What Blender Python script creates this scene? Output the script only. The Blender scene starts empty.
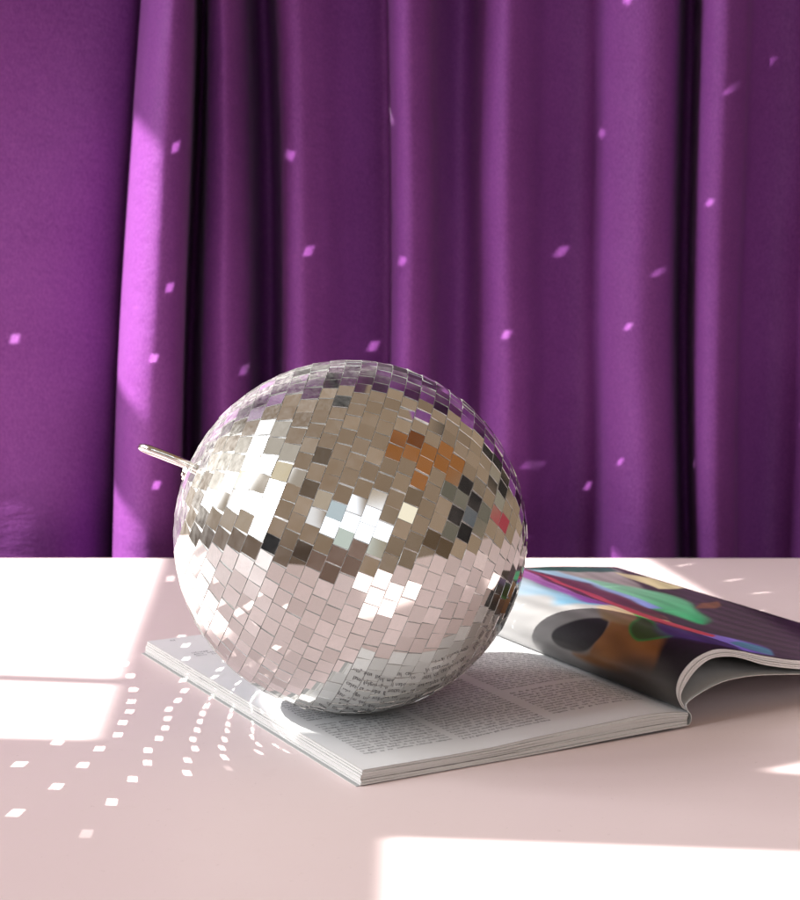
import bpy, bmesh, math, random
import numpy as np
from mathutils import Vector, Matrix

# Everything is laid out in ball radii (1 unit = 100 mm) and scaled to metres on linking.
S = 0.1
rnd = random.Random(11)
scene = bpy.context.scene
COL = scene.collection

# ------------------------------------------------------------------ helpers
def link(o, parent=None):
    COL.objects.link(o)
    if parent is not None:
        o.parent = parent
    return o

def mesh_obj(name, verts, faces, mats, parent=None, smooth=False, fmat=None):
    me = bpy.data.meshes.new(name)
    me.from_pydata([tuple(float(c) * S for c in v) for v in verts], [], [tuple(f) for f in faces])
    for m in (mats if isinstance(mats, (list, tuple)) else [mats]):
        me.materials.append(m)
    if smooth:
        me.polygons.foreach_set('use_smooth', [True] * len(me.polygons))
    if fmat is not None:
        me.polygons.foreach_set('material_index', fmat)
    me.update()
    return link(bpy.data.objects.new(name, me), parent)

def thing(name, label, cat):
    o = bpy.data.objects.new(name, None)
    o.empty_display_size = 0.02
    o['label'] = label
    o['category'] = cat
    return link(o)

def catmull(P, n=12):
    P = np.array(P, float)
    Q = np.vstack([2 * P[0] - P[1], P, 2 * P[-1] - P[-2]])
    out = []
    for i in range(1, len(Q) - 2):
        a, b, c, d = Q[i - 1], Q[i], Q[i + 1], Q[i + 2]
        for k in range(n):
            t = k / n
            out.append(.5 * (2 * b + (c - a) * t + (2 * a - 5 * b + 4 * c - d) * t * t + (3 * b - a - 3 * c + d) * t ** 3))
    out.append(P[-1])
    return np.array(out)

def resample(P, m):
    L = np.r_[0, np.cumsum(np.linalg.norm(np.diff(P, axis=0), axis=1))]
    u = np.linspace(0, L[-1], m)
    return np.stack([np.interp(u, L, P[:, k]) for k in range(P.shape[1])], 1), u

def grid_faces(nu, nv, flip=False):
    f = []
    for i in range(nu - 1):
        for j in range(nv - 1):
            a = i * nv + j
            q = (a, a + nv, a + nv + 1, a + 1)
            f.append(q[::-1] if flip else q)
    return f

# ------------------------------------------------------------------ materials
class NT:
    """small node-tree writer"""
    def __init__(self, tree):
        self.t = tree
        tree.nodes.clear()
    def n(self, kind, **kw):
        nd = self.t.nodes.new(kind)
        for k, v in kw.items():
            setattr(nd, k, v)
        return nd
    def l(self, a, b):
        self.t.links.new(a, b)
    def m(self, op, a, b=None, c=None, clamp=False):
        nd = self.t.nodes.new('ShaderNodeMath')
        nd.operation = op
        nd.use_clamp = clamp
        for i, x in enumerate((a, b, c)):
            if x is None:
                continue
            if isinstance(x, (int, float)):
                nd.inputs[i].default_value = x
            else:
                self.l(x, nd.inputs[i])
        return nd.outputs[0]
    def step(self, d, soft):
        """0..1 ramp as d goes from -soft to +soft"""
        nd = self.t.nodes.new('ShaderNodeMapRange')
        nd.interpolation_type = 'SMOOTHSTEP'
        nd.inputs[1].default_value = -soft
        nd.inputs[2].default_value = soft
        self.l(d, nd.inputs[0])
        return nd.outputs[0]
    def mixc(self, f, a, b, blend='MIX'):
        nd = self.t.nodes.new('ShaderNodeMix')
        nd.data_type = 'RGBA'
        nd.blend_type = blend
        for s, x in ((0, f), (6, a), (7, b)):
            if isinstance(x, (int, float)):
                nd.inputs[s].default_value = x
            elif isinstance(x, tuple):
                nd.inputs[s].default_value = (*x, 1) if len(x) == 3 else x
            else:
                self.l(x, nd.inputs[s])
        return nd.outputs[2]
    def noise(self, vec, scale, detail=2.0, rough=.5):
        nd = self.n('ShaderNodeTexNoise')
        nd.inputs['Scale'].default_value = scale
        nd.inputs['Detail'].default_value = detail
        nd.inputs['Roughness'].default_value = rough
        if vec is not None:
            self.l(vec, nd.inputs['Vector'])
        return nd.outputs[0]
    def ramp(self, f, stops):
        nd = self.n('ShaderNodeValToRGB')
        e = nd.color_ramp.elements
        while len(e) < len(stops):
            e.new(.5)
        for el, (p, c) in zip(e, stops):
            el.position = p
            el.color = (*c, 1) if isinstance(c, tuple) else (c, c, c, 1)
        self.l(f, nd.inputs[0])
        return nd.outputs[0]

def mat(name):
    m = bpy.data.materials.new(name)
    m.use_nodes = True
    w = NT(m.node_tree)
    out = w.n('ShaderNodeOutputMaterial')
    p = w.n('ShaderNodeBsdfPrincipled')
    w.l(p.outputs[0], out.inputs[0])
    return m, w, p, out

def setp(p, **kw):
    for k, v in kw.items():
        s = p.inputs[k.replace('_', ' ')]
        s.default_value = (*v, 1) if isinstance(v, tuple) and len(v) == 3 else v

def bump(w, p, h, strength, dist):
    b = w.n('ShaderNodeBump')
    b.inputs['Strength'].default_value = strength
    b.inputs['Distance'].default_value = dist
    w.l(h, b.inputs['Height'])
    w.l(b.outputs[0], p.inputs['Normal'])

def m_table():
    m, w, p, _ = mat('pink_laminate')
    co = w.n('ShaderNodeTexCoord').outputs['Object']
    a = w.noise(co, 2.2, 4)
    b = w.noise(co, 260, 3, .7)
    c = w.noise(co, 34, 5, .7)
    base = w.mixc(w.ramp(a, [(.3, 0.), (.7, 1.)]), (.81, .665, .665), (.86, .715, .715))
    base = w.mixc(w.m('MULTIPLY', w.ramp(c, [(.62, 0.), (.75, 1.)]), .10), base, (.55, .40, .39))
    base = w.mixc(w.m('MULTIPLY', w.ramp(b, [(.66, 0.), (.74, 1.)]), .40), base, (.50, .38, .36))
    w.l(base, p.inputs['Base Color'])
    w.l(w.ramp(c, [(.3, .42), (.7, .56)]), p.inputs['Roughness'])
    setp(p, Specular_IOR_Level=.28)
    bump(w, p, b, .05, .0004)
    return m

def m_curtain():
    m, w, p, _ = mat('purple_satin')
    co = w.n('ShaderNodeTexCoord').outputs['Object']
    mp = w.n('ShaderNodeMapping')
    mp.inputs['Scale'].default_value = (1, 1, .35)
    w.l(co, mp.inputs[0])
    fine = w.noise(mp.outputs[0], 900, 2, .8)
    big = w.noise(co, 7, 4, .6)
    base = w.mixc(w.ramp(big, [(.3, 0.), (.75, 1.)]), CURT_A, CURT_B)
    base = w.mixc(w.ramp(fine, [(.35, 0.), (.7, .22)]), base, (.52, .17, .52))
    w.l(base, p.inputs['Base Color'])
    setp(p, Roughness=.55, Specular_IOR_Level=.14, Sheen_Weight=.05, Sheen_Roughness=.35, Sheen_Tint=(.95, .8, 1.))
    wr = w.n('ShaderNodeMapping')
    wr.inputs['Scale'].default_value = (1, 1, 2.2)
    w.l(co, wr.inputs[0])
    wrk = w.noise(wr.outputs[0], 11, 5, .62)
    hsum = w.m('ADD', w.m('MULTIPLY', fine, .00022), w.m('MULTIPLY', wrk, .006))
    bump(w, p, hsum, .55, 1.0)
    return m

def m_mirror():
    m, w, p, out = mat('mirror_glass')
    co = w.n('ShaderNodeTexCoord').outputs['Object']
    attr = w.n('ShaderNodeAttribute')
    attr.attribute_name = 'tile_tone'
    # silvered glass, a little dust and wipe marks on it
    gl = w.n('ShaderNodeBsdfGlossy')
    gl.inputs['Roughness'].default_value = .006
    tone = w.mixc(attr.outputs['Fac'], (.66, .65, .63), (.95, .945, .93))
    w.l(tone, gl.inputs['Color'])
    df = w.n('ShaderNodeBsdfDiffuse')
    df.inputs['Color'].default_value = (.80, .79, .76, 1)
    du = w.noise(co, 95, 6, .72)
    du2 = w.noise(co, 900, 2, .6)
    f = w.m('ADD', w.ramp(du, [(.38, .02), (.70, .20)]), w.ramp(du2, [(.66, 0.), (.74, .10)]))
    da = w.n('ShaderNodeAttribute')
    da.attribute_name = 'tile_dust'
    sc = w.n('ShaderNodeMapping')
    sc.inputs['Scale'].default_value = (1, 1, .22)
    sc.inputs['Rotation'].default_value = (.5, .7, .3)
    w.l(co, sc.inputs[0])
    wipe = w.noise(sc.outputs[0], 420, 4, .7)
    f = w.m('MULTIPLY', f, w.m('ADD', w.m('MULTIPLY', attr.outputs['Fac'], .7), .12))
    f = w.m('ADD', f, w.m('MULTIPLY', da.outputs['Fac'], w.ramp(wipe, [(.36, .04), (.68, .34)])))
    mx = w.n('ShaderNodeMixShader')
    w.l(f, mx.inputs[0]); w.l(gl.outputs[0], mx.inputs[1]); w.l(df.outputs[0], mx.inputs[2])
    w.l(mx.outputs[0], out.inputs[0])
    return m

def plain(name, col, rough=.5, metal=0., spec=.4, noise=None):
    m, w, p, _ = mat(name)
    setp(p, Base_Color=col, Roughness=rough, Metallic=metal, Specular_IOR_Level=spec)
    if noise:
        co = w.n('ShaderNodeTexCoord').outputs['Object']
        a = w.noise(co, noise[0], 4, .65)
        w.l(w.mixc(w.ramp(a, [(.3, 0.), (.7, 1.)]), col, noise[1]), p.inputs['Base Color'])
    return m

def m_pages():
    """cut edges of many sheets: fine lines along the sheet planes"""
    m, w, p, _ = mat('page_edges')
    at = w.n('ShaderNodeAttribute')
    at.attribute_name = 'sheet'
    co = w.n('ShaderNodeTexCoord').outputs['Object']
    nz = w.noise(co, 45, 3)
    ph = w.m('ADD', w.m('MULTIPLY', at.outputs['Fac'], 7.0), w.m('MULTIPLY', nz, .9))
    fr = w.m('FRACT', ph)
    ln = w.ramp(fr, [(.0, .0), (.12, .6), (.5, 1.), (.86, .7), (1., 0.)])
    w.l(w.mixc(ln, (.26, .25, .25), (.78, .775, .76)), p.inputs['Base Color'])
    setp(p, Roughness=.8, Specular_IOR_Level=.15)
    return m

def m_paper():
    m, w, p, _ = mat('text_paper')
    co = w.n('ShaderNodeTexCoord').outputs['Object']
    a = w.noise(co, 30, 4)
    w.l(w.mixc(w.ramp(a, [(.3, 0.), (.7, 1.)]), (.875, .875, .89), (.90, .90, .91)), p.inputs['Base Color'])
    setp(p, Roughness=.5, Specular_IOR_Level=.25)
    bump(w, p, w.noise(co, 14, 3), .25, .004)
    return m

def m_picture():
    m, w, p, _ = mat('glossy_print')
    at = w.n('ShaderNodeAttribute')
    at.attribute_name = 'print'
    co = w.n('ShaderNodeTexCoord').outputs['Object']
    gr = w.noise(co, 1400, 1)
    w.l(w.mixc(w.m('MULTIPLY', gr, .03), at.outputs['Color'], (.5, .5, .5)), p.inputs['Base Color'])
    setp(p, Roughness=.36, Specular_IOR_Level=.13)
    bump(w, p, w.noise(co, 18, 3), .2, .004)
    return m

# ------------------------------------------------------------------ settings
SUN_AZ = 185.0
SUN_EL = 43.0
SUN_POWER = 5200.0
GLINT = .95
SEED = 4
PHASE = {6: -4.87, 7: 3.36, 8: -2.37, 9: 0.31, 10: 0.61}          # turn of the tile rings nearest the loop, degrees
WALL_A, WALL_B = (.285, .20, .135), (.37, .27, .185)
ROOM_LEVEL = 1.0
# left+ azimuth from the camera's back, elevation, radiance: the room the mirror tiles look into
ROOM = [
    (8, 118, -12, 4, (.17, .115, .08), 2.0), (-70, -20, -12, 0, (.24, .175, .12), 2.0),
    (52, 122, 8, 60, (.55, .50, .43), 3.0), (54, 108, 11, 49, (15.6, 15.9, 16.4), 1.0),
    (73, 79, 10, 60, (.42, .33, .24), .5), (91.5, 95, 10, 60, (.5, .42, .33), .5), (54, 108, 21, 25, (.44, .35, .26), .5),
    (54, 108, 36, 38.5, (.55, .45, .35), .5), (80, 91, 25, 36, (1.0, .86, .6), .8), (61, 71, 26, 35, (.52, .45, .37), .8), (95, 102, 27, 36, (.60, .55, .48), .8), (82, 87, 11, 20, (.30, .23, .17), .8), (56, 66, 38, 48, (.9, .78, .55), .8), (98, 106, 12, 22, (.95, .8, .55), .8),
    (108, 120, 38, 52, (2.2, 2.2, 2.2), 1.0), (100, 122, -6, 9, (.10, .065, .045), 1.0),
    (-30, 22, 8, 36, (.46, .38, .29), 1.5), (-26, 18, 14, 34, (2.6, 2.8, 3.1), 1.0), (4, 18, 24, 36, (.62, .74, .80), .8),
    (-12, -6.5, 10, 36, (.34, .25, .16), .5), (-26, 18, 21, 23.5, (.34, .25, .16), .5), (-46, -34, 18, 32, (1.3, 1.2, .95), 1.0),
    (-16, 8, 3, 13, (.14, .24, .15), 2.0), (-16, -9, 5, 13, (1.2, 1.3, 1.3), 1.0), (0, 5, 4, 12, (.7, .8, .74), 1.0), (-10, 26, -9, 2, (.20, .125, .095), 1.0),
    (-102, -60, 36, 66, (.38, .15, .045), 1.0), (-84, -75, 52, 62, (.20, .065, .02), 1.5),
    (-104, -64, 2, 25, (.17, .155, .12), 1.5), (-99, -70, 5, 20, (.018, .016, .016), .6), (-92, -86, 9, 16, (.10, .11, .12), .6), (48, 60, 1, 8, (.012, .012, .014), .6),
    (-122, -110, 44, 54, (.02, .018, .02), .6), (-141, -127, 3, 21, (.025, .022, .02), .6), (-124, -113, 6, 20, (.30, .27, .21), 1.), (-120, -106, -3, 4, (.42, .06, .08), .8), (-150, -143, 2, 26, (.05, .045, .035), 1.),
    (158, 172, 67, 72, (.02, .02, .02), .6),
    (28, 31, -2, 60, (.16, .115, .08), .5), (-59, -55, 2, 52, (.13, .095, .065), .5), (-58, -20, 40, 42, (.22, .155, .10), .6), (128, 133, 2, 40, (.10, .075, .05), .6), (-112, -106, 18, 44, (.20, .15, .105), .8),
    (24, 36, -8, -1, (.07, .045, .03), .8), (-64, -52, -9, 6, (.13, .085, .05), .8),
]

PICTURE = [  # printed shapes; gloss reflections on the page are painted into these colours
    ([(0.026, 1.992), (0.667, 2.495), (1.207, 2.525), (0.388, 0.503), (0.131, 0.742), (0.026, 1.257)], (0.3, 0.295, 0.29), (0.16, 0.16, 0.162), 0.085, True),  # silver layer, painted brighter at its near end to offset the ball's shadow
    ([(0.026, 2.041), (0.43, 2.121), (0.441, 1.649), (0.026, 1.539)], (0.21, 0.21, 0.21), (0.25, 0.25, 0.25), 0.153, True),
    ([(0.147, 1.036), (0.22, 0.846), (0.394, 0.864), (0.483, 0.907), (0.625, 0.668), (0.451, 0.368), (0.247, 0.245), (0.157, 0.337), (0.147, 0.736)], (0.33, 0.13, 0.03), (0.26, 0.12, 0.035), 0.034, True),
    ([(0.1, 0.766), (0.289, 0.294), (0.194, 0.0), (0.0, 0.0), (0.052, 0.405)], (0.06, 0.055, 0.05), (0.06, 0.055, 0.05), 0.102, True),
    ([(0.189, 1.263), (0.262, 1.257), (0.362, 1.146), (0.446, 1.005), (0.446, 0.913), (0.336, 0.828), (0.241, 0.846), (0.178, 0.975), (0.152, 1.165)], (0.016, 0.016, 0.018), (0.016, 0.016, 0.018), 0.0128, True),
    ([(0.735, 2.391), (0.42, 2.041), (0.415, 1.845), (0.483, 1.637), (0.436, 1.459), (0.535, 1.33), (0.656, 1.263), (0.903, 1.618), (0.682, 1.778)], (0.06, 0.19, 0.29), (0.28, 0.3, 0.32), 0.0425, True),
    ([(0.52, 1.091), (0.992, 1.581), (1.081, 1.342), (1.15, 1.281), (0.955, 0.889), (0.567, 0.637), (0.457, 0.895)], (0.34, 0.2, 0.07), (0.38, 0.34, 0.25), 0.0255, True),
    ([(1.213, 3.034), (0.777, 2.433), (0.646, 1.722), (0.614, 1.312), (0.961, 1.563), (1.108, 2.256), (1.207, 2.722)], (0.1, 0.02, 0.15), (0.3, 0.11, 0.3), 0.0425, True),
    ([(0.614, 0.877), (0.85, 1.091), (0.567, 0.521), (0.514, 0.368), (0.399, 0.46), (0.404, 0.576)], (0.05, 0.24, 0.05), (0.05, 0.24, 0.05), 0.0128, True),
    ([(0.567, 0.785), (0.688, 0.889), (0.53, 0.49), (0.509, 0.405), (0.415, 0.478), (0.42, 0.57)], (0.05, 0.09, 0.02), (0.05, 0.09, 0.02), 0.0128, True),
    ([(0.934, 1.06), (1.018, 0.809), (1.197, 0.539), (1.213, 0.257), (0.95, 0.067), (0.667, 0.098), (0.53, 0.3), (0.541, 0.509)], (0.06, 0.035, 0.2), (0.12, 0.09, 0.26), 0.0425, True),
    ([(1.144, 0.521), (1.234, 0.264), (1.029, 0.086), (0.976, 0.3)], (0.025, 0.07, 0.11), (0.025, 0.07, 0.11), 0.017, True),
    ([(1.391, 2.863), (1.989, 2.979), (1.643, 2.102), (1.575, 1.747), (1.407, 2.317)], (0.08, 0.06, 0.06), (0.16, 0.14, 0.14), 0.034, True),
    ([(1.402, 2.623), (1.659, 2.182), (1.753, 1.845), (1.507, 1.318), (1.302, 1.011), (1.27, 1.33), (1.281, 1.906), (1.286, 2.268)], (0.006, 0.13, 0.045), (0.1, 0.19, 0.14), 0.0425, True),
    ([(1.207, 3.034), (1.433, 2.856), (1.396, 2.06), (1.36, 1.514), (1.255, 1.526), (1.333, 2.335), (1.281, 2.764)], (0.09, 0.1, 0.26), (0.16, 0.24, 0.3), 0.0255, False),
    ([(1.207, 3.034), (1.381, 2.397), (1.255, 1.526), (1.081, 1.03), (0.871, 1.14), (0.856, 1.784)], (0.035, 0.008, 0.01), (0.06, 0.012, 0.03), 0.0255, False),
    ([(1.228, 3.034), (0.955, 1.692), (0.73, 0.748), (0.976, 0.521), (1.081, 0.668), (0.982, 1.281), (1.108, 1.9)], (0.2, 0.018, 0.02), (0.25, 0.03, 0.06), 0.0085, False),
    ([(1.165, 3.028), (1.554, 3.034), (1.989, 3.034), (1.953, 2.85), (1.575, 2.801), (1.339, 2.918)], (0.01, 0.04, 0.034), (0.01, 0.04, 0.034), 0.017, False),
    ([(1.9, 2.807), (2.073, 2.605), (2.073, 2.213), (1.816, 2.158), (1.853, 2.446)], (0.28, 0.23, 0.14), (0.28, 0.23, 0.14), 0.0085, False),
    ([(1.79, 1.673), (1.995, 1.704), (1.748, 1.465), (1.596, 1.471)], (0.07, 0.028, 0.016), (0.07, 0.028, 0.016), 0.017, False),
]
FOLDS = [(-6.992, 15.200), (-6.581, 15.040), (-6.285, 15.140), (-6.256, 15.490), (-5.899, 15.240), (-5.477, 15.020), (-5.181, 15.140), (-5.110, 15.440), (-4.772, 15.190), (-4.303, 15.040), (-4.096, 14.900), (-3.715, 14.880), (-3.353, 14.940), (-2.951, 15.030), (-2.589, 15.130), (-2.391, 15.220), (-2.310, 15.310), (-2.289, 15.400), (-2.286, 15.260), (-2.250, 15.080), (-2.193, 14.920), (-2.106, 14.780), (-1.995, 14.690), (-1.885, 14.670), (-1.796, 14.750), (-1.758, 14.920), (-1.770, 15.240), (-1.805, 15.700), (-1.747, 15.730), (-1.676, 15.400), (-1.629, 15.120), (-1.496, 14.980), (-1.386, 15.060), (-1.310, 15.260), (-1.285, 15.580), (-1.238, 15.760), (-1.150, 15.770), (-1.072, 15.540), (-1.032, 15.200), (-0.969, 15.020), (-0.840, 14.970), (-0.677, 15.090), (-0.497, 15.280), (-0.259, 15.410), (-0.121, 15.430), (-0.094, 15.200), (-0.034, 15.020), (0.084, 14.980), (0.229, 15.090), (0.327, 15.330), (0.477, 15.470), (0.606, 15.430), (0.716, 15.200), (0.896, 15.070), (1.088, 15.150), (1.274, 15.350), (1.517, 15.450), (1.694, 15.410), (1.804, 15.170), (2.066, 15.030), (2.323, 15.110), (2.438, 15.360), (2.521, 15.660), (2.610, 15.670), (2.590, 15.340), (2.594, 15.110), (2.749, 15.030), (2.925, 15.160), (3.041, 15.360), (3.295, 15.460), (3.499, 15.400), (3.659, 15.170), (3.809, 15.090), (4.138, 15.210), (4.423, 15.460), (4.592, 15.160), (4.894, 15.040), ]

CURT_A, CURT_B = (.152, .034, .198), (.186, .047, .236)
M_TABLE, M_CURT, M_MIRROR = m_table(), m_curtain(), m_mirror()
M_PAGES, M_PAPER, M_PRINT = m_pages(), m_paper(), m_picture()
M_INK = plain('printing_ink', (.13, .125, .145), .7, spec=.1)
M_COVER = plain('cover_board', (.045, .045, .06), .35, noise=(40, (.09, .085, .10)))
M_COVIN = plain('cover_inside', (.40, .41, .41), .5, noise=(20, (.46, .465, .46)))
M_CORE = plain('silver_core', (.90, .895, .89), .35, .45, noise=(160, (.72, .71, .70)))
M_METAL = plain('nickel_wire', (.82, .80, .77), .16, 1.0, noise=(80, (.6, .57, .53)))
M_GLASSEDGE = plain('tile_edge', (.90, .91, .90), .22, .55, noise=(260, (.55, .56, .55)))
M_LEG = plain('table_leg', (.55, .40, .38), .45)

# ------------------------------------------------------------------ light geometry
BALL = np.array([-.28028, 9.92212, 1.078])
def dirv(el, az):
    el, az = math.radians(el), math.radians(az)
    return np.array([math.cos(el) * math.cos(az), math.cos(el) * math.sin(az), math.sin(el)])
SUN = dirv(SUN_EL, SUN_AZ)
LAMP = BALL + SUN * 60.0

def sstep(d, soft):
    t = min(1, max(0, (d + soft) / (2 * soft)))
    return t * t * (3 - 2 * t)

def window(X, Y):
    """window openings as they fall on the table plane (python twin of the lamp's node mask)"""
    low = sstep(Y - (9.41 - .08 * X - max(0, X - .5) * .18), .03)
    left = sstep((-1.72 - .057 * (Y - 9.63)) - X, .075)
    bar = sstep(Y - (10.43 - .13 * X), .02) * sstep((10.59 - .13 * X) - Y, .02)
    z1 = left * low * (1 - bar)
    edge = max(-.69 - .059 * (Y - 10), -.69 - .32 * (Y - 10))
    cut = sstep(X - 1.0, .05) * sstep(Y - 8.98 - .55 * (X - 1.89), .03) * sstep(9.80 - Y, .04)
    z2 = low * sstep(X - edge, .05) * sstep((4.98 - .2 * Y) - X, .06) * (1 - cut) * (1 - sstep(Y - 14.66, .04) * sstep(X - 1.74, .06))
    z3 = sstep((7.995 - .1 * X) - Y, .03) * sstep(X + .05, .05) * sstep(2.0 - X, .05)
    return max(z1, z2, z3)

# ------------------------------------------------------------------ table
def build_table():
    x0, x1, y0, y1 = -10.0, 12.0, 3.6, 14.62
    bm = bmesh.new()
    vs = [bm.verts.new((x * S, y * S, z * S)) for z in (-.3, 0) for x, y in ((x0, y0), (x1, y0), (x1, y1), (x0, y1))]
    for f in ((3, 2, 1, 0), (4, 5, 6, 7), (0, 1, 5, 4), (1, 2, 6, 5), (2, 3, 7, 6), (3, 0, 4, 7)):
        bm.faces.new([vs[i] for i in f])
    bmesh.ops.bevel(bm, geom=list(bm.edges), offset=.0022, segments=3, affect='EDGES', profile=.5)
    me = bpy.data.meshes.new('tabletop')
    bm.to_mesh(me); bm.free()
    me.materials.append(M_TABLE)
    o = link(bpy.data.objects.new('tabletop', me))
    o['kind'] = 'structure'
    return o

# ------------------------------------------------------------------ curtain
def build_curtain():
    P = catmull(FOLDS, 14)
    P[:, 1] += .12
    nz = 70
    zs = np.linspace(-7.0, 11.6, nz)
    verts = []
    xs = P[:, 0]
    for (x, y) in P:
        for z in zs:
            k = (z - 2.5)
            lean = math.exp(-((x + 2.12) / .5) ** 2) * (k * .071 - .10)            # the front fold leans as it falls
            sway = .018 * k * math.sin(x * 1.7 + .6) + .03 * math.sin(z * .8 + x * 1.3)
            dy = .035 * math.sin(z * 1.1 + x * 2.1) + .02 * math.sin(z * 2.3 - x * 3.7)
            amp = 1 + .05 * k * math.sin(x * 2.9)
            yy = 15.92 + (y - 15.36) * 1.7 * max(.7, min(1.2, amp)) + dy
            verts.append(((x + lean + sway) * (.2 * 1 + .8 * yy / (y + 1e-9)), max(yy, 14.70), z))
    o = mesh_obj('curtain', verts, grid_faces(len(P), nz), M_CURT, smooth=True)
    o['label'] = 'purple satin curtain hanging in deep vertical folds behind the table'
    o['category'] = 'curtain'
    return o

# ------------------------------------------------------------------ disco ball
AXIS = dirv(22.2, 181.85)
DPSI = 5.9
def build_ball():
    root = thing('disco_ball', 'silver mirror tiled disco ball lying on the open magazine with its hanging loop pointing left', 'disco ball')
    a = AXIS
    u = np.cross(a, [0, 0, 1.]); u /= np.linalg.norm(u)
    v = np.cross(a, u)
    # core sphere under the tiles
    bm = bmesh.new()
    bmesh.ops.create_uvsphere(bm, u_segments=96, v_segments=48, radius=.9935 * S)
    bmesh.ops.translate(bm, verts=bm.verts, vec=Vector(BALL * S))
    me = bpy.data.meshes.new('core'); bm.to_mesh(me); bm.free()
    me.materials.append(M_CORE)
    me.polygons.foreach_set('use_smooth', [True] * len(me.polygons))
    link(bpy.data.objects.new('core', me), root)
    # tiles
    V, F, FM, tone, dust, facets = [], [], [], [], [], []
    DUSTDIR = np.array([-.78, .10, .62])
    nr = np.random.default_rng(SEED)
    # ten rings of full tiles from the loop end, then slightly narrower ones round the rest
    rings = [(k, DPSI * k - .45, DPSI, 6.12) for k in range(1, 11)]
    q = rings[-1][1] + DPSI / 2 + 5.02 / 2
    while q < 176.5:
        rings.append((len(rings) + 1, q, 5.02, 5.35))
        q += 5.02
    for k, psi, pitch, run in rings:
        psi = math.radians(psi)
        n = max(5, int(360 * math.sin(psi) / run))
        step = 2 * math.pi / n
        ph = PHASE.get(k)
        ph = nr.uniform(0, step) if ph is None else math.radians(ph)
        ring_tilt = nr.normal(0, .004)
        for j in range(n):
            t = ph + j * step + nr.normal(0, .0022)
            c, s = math.cos(t), math.sin(t)
            e = c * u + s * v
            nrm = math.cos(psi) * a + math.sin(psi) * e
            t1 = -s * u + c * v                       # along the ring
            t2 = np.cross(nrm, t1)
            calm = 6 <= k <= 10 and nrm[2] < .14
            jit = .007 if calm else .018
            if nr.random() < .08 and not calm:
                jit = .05
            w1, w2 = nr.normal(0, jit), nr.normal(0, jit) + ring_tilt
            m = nrm + w1 * t1 + w2 * t2
            m /= np.linalg.norm(m)
            b1 = t1 - (t1 @ m) * m; b1 /= np.linalg.norm(b1)
            b2 = np.cross(m, b1)
            rot = nr.normal(0, .007)
            b1, b2 = b1 * math.cos(rot) + b2 * math.sin(rot), b2 * math.cos(rot) - b1 * math.sin(rot)
            h1 = min(.0502, math.sin(psi) * step * .5 * .945)
            h2 = .0493 * pitch / DPSI
            pos = BALL + nrm * (1.0 + nr.normal(0, .0006))
            top = [pos + sx * h1 * b1 + sy * h2 * b2 for sx, sy in ((-1, -1), (1, -1), (1, 1), (-1, 1))]
            inner = [q - m * .0016 + (q - pos) * .012 for q in top]
            bot = [q - m * .020 for q in inner]
            i0 = len(V)
            V += top + inner + bot
            F.append((i0, i0 + 1, i0 + 2, i0 + 3)); FM.append(0)
            for q in range(4):
                r = (q + 1) % 4
                F.append((i0 + q, i0 + 4 + q, i0 + 4 + r, i0 + r)); FM.append(1)
                F.append((i0 + 4 + q, i0 + 8 + q, i0 + 8 + r, i0 + 4 + r)); FM.append(1)
            tv = float(np.clip(nr.beta(1.3, 2.2), 0, 1))
            tone += [tv] * 12
            dust += [float(np.clip((nrm @ DUSTDIR - .30) / .55, 0, 1)) * nr.uniform(.35, 1.)] * 12
            facets.append((pos, m, b1, b2, h1, h2))
    o = mesh_obj('mirror_tiles', V, F, [M_MIRROR, M_GLASSEDGE], root, fmat=FM)
    at = o.data.attributes.new('tile_tone', 'FLOAT', 'POINT')
    at.data.foreach_set('value', tone)
    at = o.data.attributes.new('tile_dust', 'FLOAT', 'POINT')
    at.data.foreach_set('value', dust)
    # make sure the mirror faces look outwards
    me = o.data
    # end cap at the pole and the loop it carries
    bm = bmesh.new()
    segs = 40
    prof = [(0.0, 1.022), (.030, 1.021), (.036, 1.014), (.050, 1.010), (.056, 1.002), (.058, .972)]
    rings = []
    for r, hgt in prof:
        rings.append([bm.verts.new(Vector((BALL + a * hgt + r * (math.cos(q) * u + math.sin(q) * v)) * S)) for q in np.linspace(0, 2 * math.pi, segs, endpoint=False)] if r else None)
    cv = bm.verts.new(Vector((BALL + a * 1.022) * S))
    for i in range(1, len(prof)):
        for q in range(segs):
            r = (q + 1) % segs
            if i == 1:
                bm.faces.new((cv, rings[1][q], rings[1][r]))
            else:
                bm.faces.new((rings[i - 1][q], rings[i][q], rings[i][r], rings[i - 1][r]))
    me = bpy.data.meshes.new('end_cap'); bm.normal_update(); bm.to_mesh(me); bm.free()
    me.materials.append(M_METAL)
    link(bpy.data.objects.new('end_cap', me), root)
    # loop: a bent wire, two strands side by side and a rounded end
    wdir = np.array([-.16, -.93, .33]); wdir -= (wdir @ a) * a; wdir /= np.linalg.norm(wdir)
    up = np.cross(a, wdir)
    path = []
    hw, ln = .080, .285
    if up[2] < 0:
        up = -up
    sag = lambda d: up * (.038 - .10 * (d - .1) ** 2)
    for d in np.linspace(-.05, ln - hw, 14):
        path.append(BALL + a * (1.0 + d) + wdir * hw * (.55 + .45 * min(1, max(0, d + .05) / .14)) + sag(d))
    for q in np.linspace(0, math.pi, 18)[1:-1]:
        d = ln - hw + hw * math.sin(q)
        path.append(BALL + a * (1.0 + d) + wdir * hw * math.cos(q) + sag(d))
    for d in np.linspace(ln - hw, -.05, 14):
        path.append(BALL + a * (1.0 + d) - wdir * hw * (.55 + .45 * min(1, max(0, d + .05) / .14)) + sag(d))
    tube('hanging_loop', path, .021, M_METAL, root)
    return root, facets

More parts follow.
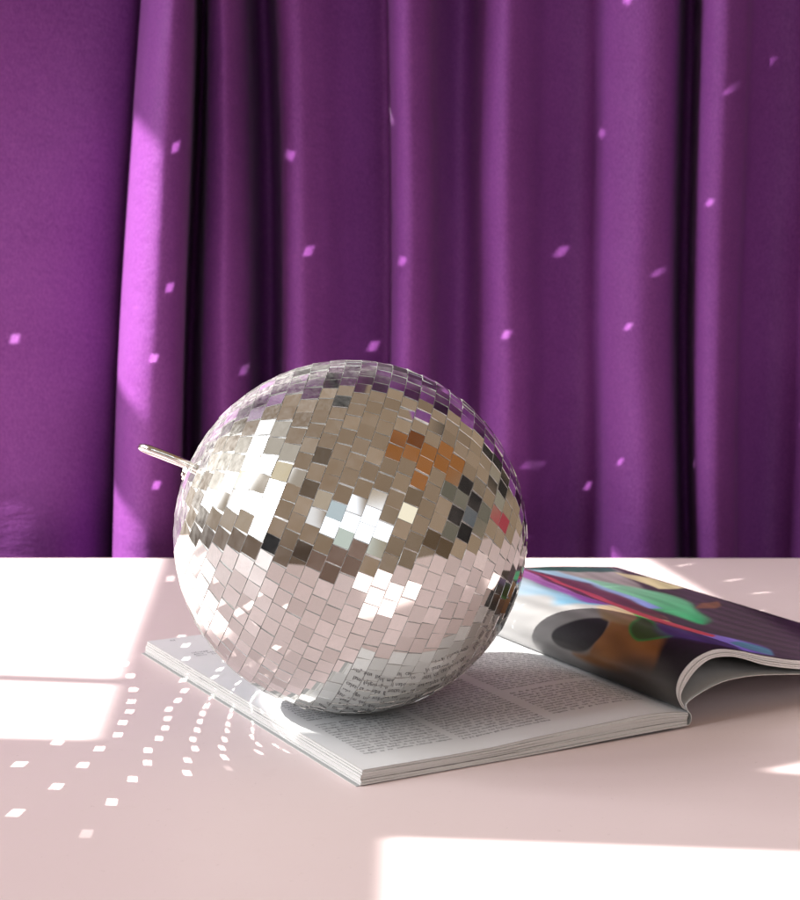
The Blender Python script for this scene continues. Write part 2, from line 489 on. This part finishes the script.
def tube(name, path, r, m, parent, seg=14):
    P = np.array(path)
    T = np.gradient(P, axis=0); T /= np.linalg.norm(T, axis=1)[:, None]
    nrm = np.cross(T[0], [.3, .2, .9]); nrm /= np.linalg.norm(nrm)
    V, F = [], []
    for i, (p, t) in enumerate(zip(P, T)):
        nrm = nrm - (nrm @ t) * t; nrm /= np.linalg.norm(nrm)
        b = np.cross(t, nrm)
        for q in range(seg):
            an = 2 * math.pi * q / seg
            V.append(p + r * (math.cos(an) * nrm + math.sin(an) * b))
    for i in range(len(P) - 1):
        for q in range(seg):
            r2 = (q + 1) % seg
            F.append((i * seg + q, i * seg + r2, (i + 1) * seg + r2, (i + 1) * seg + q))
    F.append(tuple(range(seg))[::-1]); F.append(tuple((len(P) - 1) * seg + q for q in range(seg)))
    return mesh_obj(name, V, F, m, parent, smooth=True)

# ------------------------------------------------------------------ magazine
PHI = .50399
E1 = np.array([math.cos(PHI), math.sin(PHI), 0]); E2 = np.array([-math.sin(PHI), math.cos(PHI), 0])
PB = np.array([-.18990, 8.76938, 0.]); PW, PH = 2.0941, 3.0587
SPINE = PB + PW * E1
TOPZ = [(-.01, .079), (.45, .0775), (.78, .080), (1.05, .094), (1.5, .108), (1.75, .114), (1.93, .108), (2.04, .094), (2.085, .086)]
BOTZ = [(-.03, .006), (.6, .006), (1.1, .007), (1.5, .014), (2.0, .018), (2.085, .020)]
def zprof(T, s):
    P = catmull(T, 10)
    return np.interp(s, P[:, 0], P[:, 1])
CURL = [(0, .088), (-.058, .132), (-.095, .218), (-.07, .308), (.013, .385), (.119, .424), (.213, .43), (.36, .40), (.547, .346), (.815, .285), (1.1, .262), (1.36, .236), (1.6, .210), (1.70, .197)]
CURL_IN = [(.004, .080), (-.030, .125), (-.056, .175), (-.040, .232), (.040, .322), (.150, .378), (.288, .375), (.40, .345), (.549, .292), (.817, .233), (1.1, .208), (1.36, .184), (1.6, .160), (1.69, .150)]
FLAP = [(.012, .068), (-.028, .120), (-.02, .150), (.076, .195), (.219, .235), (.365, .245), (.529, .238), (.82, .205), (1.1, .178), (1.4, .152), (1.68, .128)]

def sheet_solid(name, prof_top, prof_bot, t0, t1, mats, parent, o0, sheet0, nt=2, fan=None):
    """a bundle of sheets: a cross-section (s, z) run along E2"""
    top, bot = np.array(prof_top), np.array(prof_bot)
    n = len(top)
    V, F, sh = [], [], []
    ts = np.linspace(t0, t1, nt)
    for t in ts:
        for p in top:
            V.append(o0 + p[0] * E1 + t * E2 + np.array([0, 0, p[1]])); sh.append(sheet0 + 1)
        for p in bot:
            V.append(o0 + p[0] * E1 + t * E2 + np.array([0, 0, p[1]])); sh.append(sheet0)
    for j in range(nt - 1):
        a, b = j * 2 * n, (j + 1) * 2 * n
        for i in range(n - 1):
            F.append((a + i, a + i + 1, b + i + 1, b + i))
            F.append((a + n + i + 1, a + n + i, b + n + i, b + n + i + 1))
        F.append((a, b, b + n, a + n))
        F.append((a + n - 1, a + 2 * n - 1, b + 2 * n - 1, b + n - 1))
    for j, fl in ((0, False), (nt - 1, True)):
        a = j * 2 * n
        for i in range(n - 1):
            q = (a + i, a + n + i, a + n + i + 1, a + i + 1)
            F.append(q[::-1] if fl else q)
    o = mesh_obj(name, V, F, mats, parent)
    at = o.data.attributes.new('sheet', 'FLOAT', 'POINT')
    at.data.foreach_set('value', [float(x) for x in sh])
    return o

def build_magazine():
    root = thing('open_magazine', 'open magazine under the disco ball with a glossy colour page curling up', 'magazine')
    # left half: cover board, page bundles, the printed text page
    ss = np.linspace(0, 1, 60)
    nb = 6
    fr = [0, .13, .34, .47, .66, .83, 1.0]
    for i in range(nb):
        f0, f1 = fr[i], fr[i + 1]
        off = rnd.uniform(-.007, .006) - .026 * (1 - (f0 + f1) / 2)
        s = off + ss * (PW - off - .004 - .004 * (nb - i))
        zt, zb = zprof(TOPZ, np.clip(s, 0, 2.085)), zprof(BOTZ, np.clip(s, -.03, 2.085))
        gap = .0016
        wob = .0022 * np.sin(s * rnd.uniform(3, 6) + rnd.uniform(0, 6)) * np.sin(np.pi * ss)
        lo = zb + (zt - zb) * f0 + (gap if i else 0)
        hi = zb + (zt - zb) * f1 + (wob if i < nb - 1 else 0)
        sheet_solid('page_bundle', np.c_[s, hi], np.c_[s, lo], rnd.uniform(-.006, .004) - .020 * (1 - (f0 + f1) / 2), PH + rnd.uniform(-.004, .005), M_PAGES, root, PB, i * 1.37)
    # text page
    s = np.linspace(-.003, PW - .006, 110)
    z = zprof(TOPZ, s) + .0026
    V, nt = [], 40
    for a, b in zip(s, z):
        for t in np.linspace(-.003, PH + .002, nt):
            V.append(PB + a * E1 + t * E2 + np.array([0, 0, b]))
    o = mesh_obj('text_page', V, grid_faces(len(s), nt), M_PAPER, root, smooth=True)
    build_text(o)
    # right half: turned bundles between the outer and inner curl
    co, _ = resample(catmull(CURL, 16), 220)
    ci, _ = resample(catmull(CURL_IN, 16), 220)
    fr2 = [0.0, .22, .46, .70, .985]
    for i in range(4):
        f0, f1 = fr2[i] + (.045 if i else 0), fr2[i + 1]
        cut = rnd.uniform(0, .02)
        k = int(220 * (1 - cut))
        w = np.linspace(0, 1, 220)[:, None]
        p0 = ci + (co - ci) * f0
        p1 = ci + (co - ci) * f1
        sheet_solid('page_bundle', p1[:k], p0[:k], rnd.uniform(-.004, .006), PH + rnd.uniform(-.006, .004), M_PAGES, root, SPINE, i * 1.61 + .4)
    # picture page, the outermost sheet of the turned half
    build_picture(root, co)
    # cover: bottom board, spine, loose flap on the right
    flap = resample(catmull(FLAP, 14), 90)[0]
    under = np.array([(x - PW, max(zz - .004, .0015)) for x, zz in ((-.045, .0055), (.5, .0055), (1.1, .007), (1.5, .0135), (2.0, .0175), (2.085, .019))])
    turn = np.array([(.004, .024), (.009, .042), (.009, .058)])
    path, _ = resample(np.vstack([resample(catmull(under, 10), 60)[0], turn, flap]), 200)
    d = np.gradient(path, axis=0); d /= np.linalg.norm(d, axis=1)[:, None]
    nrm = np.c_[-d[:, 1], d[:, 0]]
    V, F, FM = [], [], []
    n = len(path)
    for t in (-.012, PH + .010):
        for side in (.0016, -.0016):
            for p, q in zip(path, nrm):
                V.append(SPINE + (p[0] + q[0] * side) * E1 + t * E2 + np.array([0, 0, p[1] + q[1] * side]))
    for i in range(n - 1):
        F.append((i, i + 1, 2 * n + i + 1, 2 * n + i)); FM.append(1)
        F.append((n + i + 1, n + i, 3 * n + i, 3 * n + i + 1)); FM.append(0 if i < 100 else 1)
        F.append((i + 1, i, n + i, n + i + 1)); FM.append(0 if i < 100 else 2)
        F.append((2 * n + i, 2 * n + i + 1, 3 * n + i + 1, 3 * n + i)); FM.append(2)
    F.append((0, 2 * n, 3 * n, n)); FM.append(2)
    F.append((n - 1, 2 * n - 1, 4 * n - 1, 3 * n - 1)); FM.append(2)
    mesh_obj('cover', V, F, [M_COVER, M_COVIN, M_PAPER_EDGE], root, fmat=FM)
    return root

def words(r, n):
    con, vow = 'bcdfglmnprstvt', 'aeiouae'
    out = []
    for _ in range(n):
        w = ''
        for _ in range(r.choice((1, 1, 2, 2, 2, 3, 3))):
            w += r.choice(con) + r.choice(vow) + (r.choice('nrslt') if r.random() < .4 else '')
        if r.random() < .09:
            w += r.choice(('.', ',', ','))
        out.append(w)
    return out

def build_text(page):
    """printed columns, set in the built-in face, laid on the curved page"""
    r = random.Random(5)
    V, F = [], []
    lead = .0430
    def block(s0, s1, t_top, nlines, size=.0335, last_short=True):
        cu = bpy.data.curves.new('set', 'FONT')
        cu.body = ' '.join(words(r, int(nlines * (s1 - s0) / .045)))
        cu.size = size
        cu.align_x = 'JUSTIFY'
        cu.space_line = lead / size * .96
        cu.resolution_u = 1
        cu.offset = .0001
        cu.text_boxes[0].width = s1 - s0
        cu.text_boxes[0].height = nlines * lead * 1.005
        cu.overflow = 'TRUNCATE'
        ob = bpy.data.objects.new('set', cu)
        COL.objects.link(ob)
        bpy.context.view_layer.update()
        me = ob.evaluated_get(bpy.context.evaluated_depsgraph_get()).to_mesh()
        i0 = len(V)
        for v in me.vertices:
            V.append((s0 + v.co.x, t_top + v.co.y))
        for p in me.polygons:
            F.append(tuple(i0 + q for q in p.vertices))
        bpy.data.objects.remove(ob)
        bpy.data.curves.remove(cu)
    def column(s0, s1, blocks):
        for t_top, t_bot in blocks:
            block(s0, s1, t_top, int(round((t_top - t_bot) / lead)))
    column(.125, .665, [(1.36, .855), (.80, .135)])
    column(.715, 1.285, [(2.70, 1.62), (1.56, .155)])
    column(1.365, 1.985, [(2.70, .80), (.745, .225)])
    block(.13, .42, 2.62, 3)
    block(.13, .20, 2.985, 1, .04)
    P3 = []
    zs = zprof(TOPZ, np.array([p[0] for p in V])) + .0026 + .0012
    for (s, t), z in zip(V, zs):
        P3.append(PB + s * E1 + t * E2 + np.array([0, 0, z]))
    o = mesh_obj('printed_text', P3, F, M_INK)
    o.parent = page
    return o

def poly_sd(px, py, poly):
    """signed distance to a polygon, inside positive"""
    P = np.array(poly)
    d = np.full(px.shape, 1e9)
    inside = np.zeros(px.shape, bool)
    for i in range(len(P)):
        a, b = P[i], P[(i + 1) % len(P)]
        ab = b - a
        t = np.clip(((px - a[0]) * ab[0] + (py - a[1]) * ab[1]) / (ab @ ab + 1e-12), 0, 1)
        d = np.minimum(d, np.hypot(px - a[0] - t * ab[0], py - a[1] - t * ab[1]))
        c = ((a[1] > py) != (b[1] > py)) & (px < (b[0] - a[0]) * (py - a[1]) / ((b[1] - a[1]) if b[1] != a[1] else 1e-9) + a[0])
        inside ^= c
    return np.where(inside, d, -d)

def smooth_poly(poly):
    P = np.array(list(poly) + [poly[0]])
    Q = np.vstack([P[-2], P, P[1]])
    out = []
    for i in range(1, len(Q) - 2):
        a, b, c, d = Q[i - 1], Q[i], Q[i + 1], Q[i + 2]
        for k in range(5):
            t = k / 5
            out.append(.5 * (2 * b + (c - a) * t + (2 * a - 5 * b + 4 * c - d) * t * t + (3 * b - a - 3 * c + d) * t ** 3))
    return out

def build_picture(root, co):
    nt = 430
    prof, u = resample(co, 330)
    d = np.gradient(prof, axis=0); d /= np.linalg.norm(d, axis=1)[:, None]
    prof = prof + np.c_[-d[:, 1], d[:, 0]] * np.where(d[:, :1] != 9, -.0, 0)
    nrm = np.c_[d[:, 1], -d[:, 0]]
    # outward is the left/upper side of the curl
    prof = prof - nrm * .0022
    ts = np.linspace(.0, PH, nt)
    V = []
    for p in prof:
        for t in ts:
            V.append(SPINE + p[0] * E1 + t * E2 + np.array([0, 0, p[1]]))
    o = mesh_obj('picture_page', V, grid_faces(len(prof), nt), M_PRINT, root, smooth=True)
    UU, TT = np.repeat(u, nt), np.tile(ts, len(u))
    col = np.empty((len(UU), 3)); col[:] = (.011, .008, .009)
    # abstract picture: dark ground with a faint streak along the sheet
    st = .5 + .5 * np.sin(UU * 46 + 4 * np.sin(TT * 2.1) + TT * 7)
    m = np.clip((UU - .9) / .5, 0, 1) * (.35 + .65 * st)
    col += m[:, None] * np.array([.015, .006, .013])
    wob = .012 * np.sin(TT * 9 + UU * 5) + .008 * np.sin(UU * 23 - TT * 4)
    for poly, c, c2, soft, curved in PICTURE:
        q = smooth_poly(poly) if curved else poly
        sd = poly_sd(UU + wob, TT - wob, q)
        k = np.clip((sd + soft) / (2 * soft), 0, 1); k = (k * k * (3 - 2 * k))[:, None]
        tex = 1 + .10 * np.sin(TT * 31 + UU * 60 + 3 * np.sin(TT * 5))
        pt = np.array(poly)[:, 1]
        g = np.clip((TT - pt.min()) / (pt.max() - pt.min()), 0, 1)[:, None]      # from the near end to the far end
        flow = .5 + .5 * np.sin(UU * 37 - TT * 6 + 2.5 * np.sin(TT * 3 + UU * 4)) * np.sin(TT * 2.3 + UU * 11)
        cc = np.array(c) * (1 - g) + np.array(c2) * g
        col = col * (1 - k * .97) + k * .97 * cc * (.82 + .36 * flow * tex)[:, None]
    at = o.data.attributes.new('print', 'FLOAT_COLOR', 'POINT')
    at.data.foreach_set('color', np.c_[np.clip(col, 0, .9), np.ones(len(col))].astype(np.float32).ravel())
    return o

M_PAPER_EDGE = plain('cover_edge', (.70, .70, .68), .7, noise=(60, (.55, .54, .5)))

build_table()
build_curtain()
ball, facets = build_ball()
build_magazine()

# ------------------------------------------------------------------ sun lamp through the window
def build_sun():
    L = bpy.data.lights.new('window_sun', 'POINT')
    L.energy = SUN_POWER
    L.color = (1.0, .955, .90)
    L.shadow_soft_size = .026
    L.use_nodes = True
    w = NT(L.node_tree)
    out = w.n('ShaderNodeOutputLight')
    em = w.n('ShaderNodeEmission')
    w.l(em.outputs[0], out.inputs[0])
    g = w.n('ShaderNodeNewGeometry')
    # trace the ray on to the table plane; BLUR of the lamp's own size is left for the penumbra
    ctr = w.n('ShaderNodeCombineXYZ')
    for i in range(3):
        ctr.inputs[i].default_value = LAMP[i] * S
    mx = w.n('ShaderNodeMix'); mx.data_type = 'VECTOR'
    mx.inputs[0].default_value = .80
    w.l(ctr.outputs[0], mx.inputs[4]); w.l(g.outputs['Position'], mx.inputs[5])
    o3 = w.n('ShaderNodeSeparateXYZ'); w.l(mx.outputs[1], o3.inputs[0])
    d3 = w.n('ShaderNodeSeparateXYZ'); w.l(g.outputs['Incoming'], d3.inputs[0])
    t = w.m('DIVIDE', o3.outputs[2], w.m('MULTIPLY', d3.outputs[2], -1.0))
    X = w.m('MULTIPLY', w.m('ADD', o3.outputs[0], w.m('MULTIPLY', d3.outputs[0], t)), 1 / S)
    Y = w.m('MULTIPLY', w.m('ADD', o3.outputs[1], w.m('MULTIPLY', d3.outputs[1], t)), 1 / S)
    over = w.m('MAXIMUM', w.m('SUBTRACT', X, .5), 0.0)
    low = w.step(w.m('ADD', Y, w.m('MULTIPLY_ADD', over, .18, w.m('MULTIPLY_ADD', X, .08, -9.41))), .03)
    left = w.step(w.m('MULTIPLY', w.m('ADD', X, w.m('MULTIPLY_ADD', Y, .057, 1.72 - .057 * 9.63)), -1.0), .075)
    b1 = w.step(w.m('ADD', Y, w.m('MULTIPLY_ADD', X, .13, -10.43)), .02)
    b2 = w.step(w.m('MULTIPLY', w.m('ADD', Y, w.m('MULTIPLY_ADD', X, .13, -10.59)), -1.0), .02)
    z1 = w.m('MULTIPLY', w.m('MULTIPLY', left, low), w.m('SUBTRACT', 1.0, w.m('MULTIPLY', b1, b2)))
    r1 = w.step(w.m('SUBTRACT', X, w.m('MAXIMUM', w.m('MULTIPLY_ADD', Y, -.059, -.10), w.m('MULTIPLY_ADD', Y, -.32, 2.51))), .05)
    k1 = w.step(w.m('SUBTRACT', X, 1.0), .05)
    k2 = w.step(w.m('ADD', Y, w.m('MULTIPLY_ADD', X, -.55, -8.98 + .55 * 1.89)), .03)
    k3 = w.step(w.m('SUBTRACT', 9.80, Y), .04)
    r1 = w.m('MULTIPLY', r1, w.m('SUBTRACT', 1.0, w.m('MULTIPLY', k1, w.m('MULTIPLY', k2, k3))))
    f1 = w.m('MULTIPLY', w.step(w.m('SUBTRACT', Y, 14.66), .04), w.step(w.m('SUBTRACT', X, 1.74), .06))
    r1 = w.m('MULTIPLY', r1, w.m('SUBTRACT', 1.0, f1))
    r2 = w.step(w.m('MULTIPLY', w.m('ADD', X, w.m('MULTIPLY_ADD', Y, .2, -4.98)), -1.0), .06)
    z2 = w.m('MULTIPLY', low, w.m('MULTIPLY', r1, r2))
    c1 = w.step(w.m('MULTIPLY', w.m('ADD', Y, w.m('MULTIPLY_ADD', X, .1, -7.995)), -1.0), .03)
    c2 = w.m('MULTIPLY', w.step(w.m('ADD', X, .05), .05), w.step(w.m('SUBTRACT', 2.0, X), .05))
    z3 = w.m('MULTIPLY', c1, c2)
    w.l(w.m('MAXIMUM', z1, w.m('MAXIMUM', z2, z3)), em.inputs['Strength'])
    o = bpy.data.objects.new('window_sun', L)
    o.location = LAMP * S
    link(o)
build_sun()

# ------------------------------------------------------------------ added spot lamps standing in for sunlight off the mirror tiles
def build_glints():
    n = 0
    for pos, m, b1, b2, h1, h2 in facets:
        d = LAMP - pos; d = d / np.linalg.norm(d)
        nl = m @ d
        if nl < .06:
            continue
        T = pos[2] / d[2]
        f = window(pos[0] - d[0] * T, pos[1] - d[1] * T)
        if f < .03:
            continue
        r = 2 * nl * m - d
        # where does the beam land?
        if r[2] < -.03:
            q = pos + r * (-pos[2] / r[2])
            if not (-6 < q[0] < 6 and 5 < q[1] < 14.7):
                if r[1] <= .05: continue
        if r[2] >= -.03 or q[1] > 14.7:
            if r[1] < .05: continue
            q = pos + r * ((15.2 - pos[1]) / r[1])
            if not (-5 < q[0] < 5.5 and -1 < q[2] < 9): continue
        dist = float(np.linalg.norm(q - pos)) * S
        q1 = (b1 - (b1 @ r) * r) * h1 * S * .82
        q2 = (b2 - (b2 @ r) * r) * h2 * S * .82
        nn = np.cross(q1, q2)
        den = nn @ nn
        if den < 1e-14:
            continue
        w1 = np.cross(q2, nn) / den; w2 = np.cross(nn, q1) / den      # tile coordinates of a point in the beam
        blur = .0040 * dist                                          # half the width the sun's disc smears an edge over
        s1 = min(1., blur / np.linalg.norm(q1)); s2 = min(1., blur / np.linalg.norm(q2))
        off = (.012 + .05 * math.sqrt(max(0, 1 - nl * nl))) * S
        run = dist - off
        A = bpy.data.lights.new('glint_standin', 'SPOT')
        A.energy = GLINT * SUN_POWER * (run / 6.0) ** 2 * f
        A.color = (1.0, .955, .90)
        A.shadow_soft_size = 0.0
        A.spot_blend = 0.0
        A.spot_size = min(2.6, 2.3 * math.atan((np.linalg.norm(q1) + np.linalg.norm(q2) + 1.5 * blur) / run))
        A.use_nodes = True
        w = NT(A.node_tree)
        lo = w.n('ShaderNodeOutputLight'); em = w.n('ShaderNodeEmission'); w.l(em.outputs[0], lo.inputs[0])
        inc = w.n('ShaderNodeNewGeometry').outputs['Incoming']
        def dot(vec):
            nd = w.n('ShaderNodeVectorMath', operation='DOT_PRODUCT')
            nd.inputs[1].default_value = [float(c) for c in vec]
            w.l(inc, nd.inputs[0])
            return nd.outputs['Value']
        z = dot(r)
        ms = []
        for wv, sv in ((w1, s1), (w2, s2)):
            al = w.m('ABSOLUTE', w.m('DIVIDE', dot(wv * run), z))
            ms.append(w.step(w.m('SUBTRACT', 1.0, al), max(.02, sv)))
        w.l(w.m('MULTIPLY', ms[0], ms[1]), em.inputs['Strength'])
        o = bpy.data.objects.new('glint_standin', A)
        o.rotation_euler = Vector(-r).to_track_quat('Z', 'Y').to_euler()
        o.location = Vector((pos * S + r * off))
        link(o)
        n += 1
    print('glints', n)
build_glints()

# ------------------------------------------------------------------ the room as light
def build_world():
    W = bpy.data.worlds.new('World')
    scene.world = W
    W.use_nodes = True
    w = NT(W.node_tree)
    out = w.n('ShaderNodeOutputWorld')
    bg = w.n('ShaderNodeBackground')
    w.l(bg.outputs[0], out.inputs[0])
    co = w.n('ShaderNodeTexCoord').outputs['Generated']
    s3 = w.n('ShaderNodeSeparateXYZ'); w.l(co, s3.inputs[0])
    az = w.m('MULTIPLY', w.m('ARCTAN2', w.m('MULTIPLY', s3.outputs[0], -1.0), w.m('MULTIPLY', s3.outputs[1], -1.0)), 180 / math.pi)
    el = w.m('MULTIPLY', w.m('ARCSINE', s3.outputs[2]), 180 / math.pi)
    def box(a0, a1, e0, e1, soft=.6):
        f = w.m('MULTIPLY', w.step(w.m('SUBTRACT', az, a0), soft), w.step(w.m('SUBTRACT', a1, az), soft))
        g = w.m('MULTIPLY', w.step(w.m('SUBTRACT', el, e0), soft), w.step(w.m('SUBTRACT', e1, el), soft))
        return w.m('MULTIPLY', f, g)
    nz = w.noise(co, 3.0, 3)
    c = w.mixc(w.ramp(nz, [(.3, 0.), (.7, 1.)]), WALL_A, WALL_B)
    c = w.mixc(w.step(w.m('SUBTRACT', -9.0, el), 2.0), c, (.13, .085, .06))
    for a0, a1, e0, e1, col, soft in ROOM:
        c = w.mixc(box(a0, a1, e0, e1, soft), c, col)
    w.l(c, bg.inputs[0])
    bg.inputs[1].default_value = ROOM_LEVEL
build_world()

# ------------------------------------------------------------------ camera and render
cam = bpy.data.cameras.new('camera')
cam.sensor_fit = 'HORIZONTAL'
cam.sensor_width = 36
cam.lens = 36 * 1772.94 / 800
cam.clip_start = .01
cam.clip_end = 50
cam.dof.use_dof = True
cam.dof.focus_distance = .96
cam.dof.aperture_fstop = 22
co = bpy.data.objects.new('camera', cam)
co.location = (0, 0, 2.96807 * S)
co.rotation_euler = (math.radians(90) - .1396256, 0, 0)
link(co)
scene.camera = co

scene.render.engine = 'CYCLES'
cy = scene.cycles
cy.use_denoising = True
try:
    cy.denoiser = 'OPENIMAGEDENOISE'
except Exception:
    pass
cy.use_adaptive_sampling = False
cy.caustics_reflective = False
cy.caustics_refractive = False
cy.max_bounces = 10
cy.glossy_bounces = 6
cy.diffuse_bounces = 4
cy.sample_clamp_indirect = 12
cy.use_light_tree = True
vs = scene.view_settings
vs.view_transform = 'Standard'
vs.look = 'None'
vs.exposure = 0
vs.gamma = 1
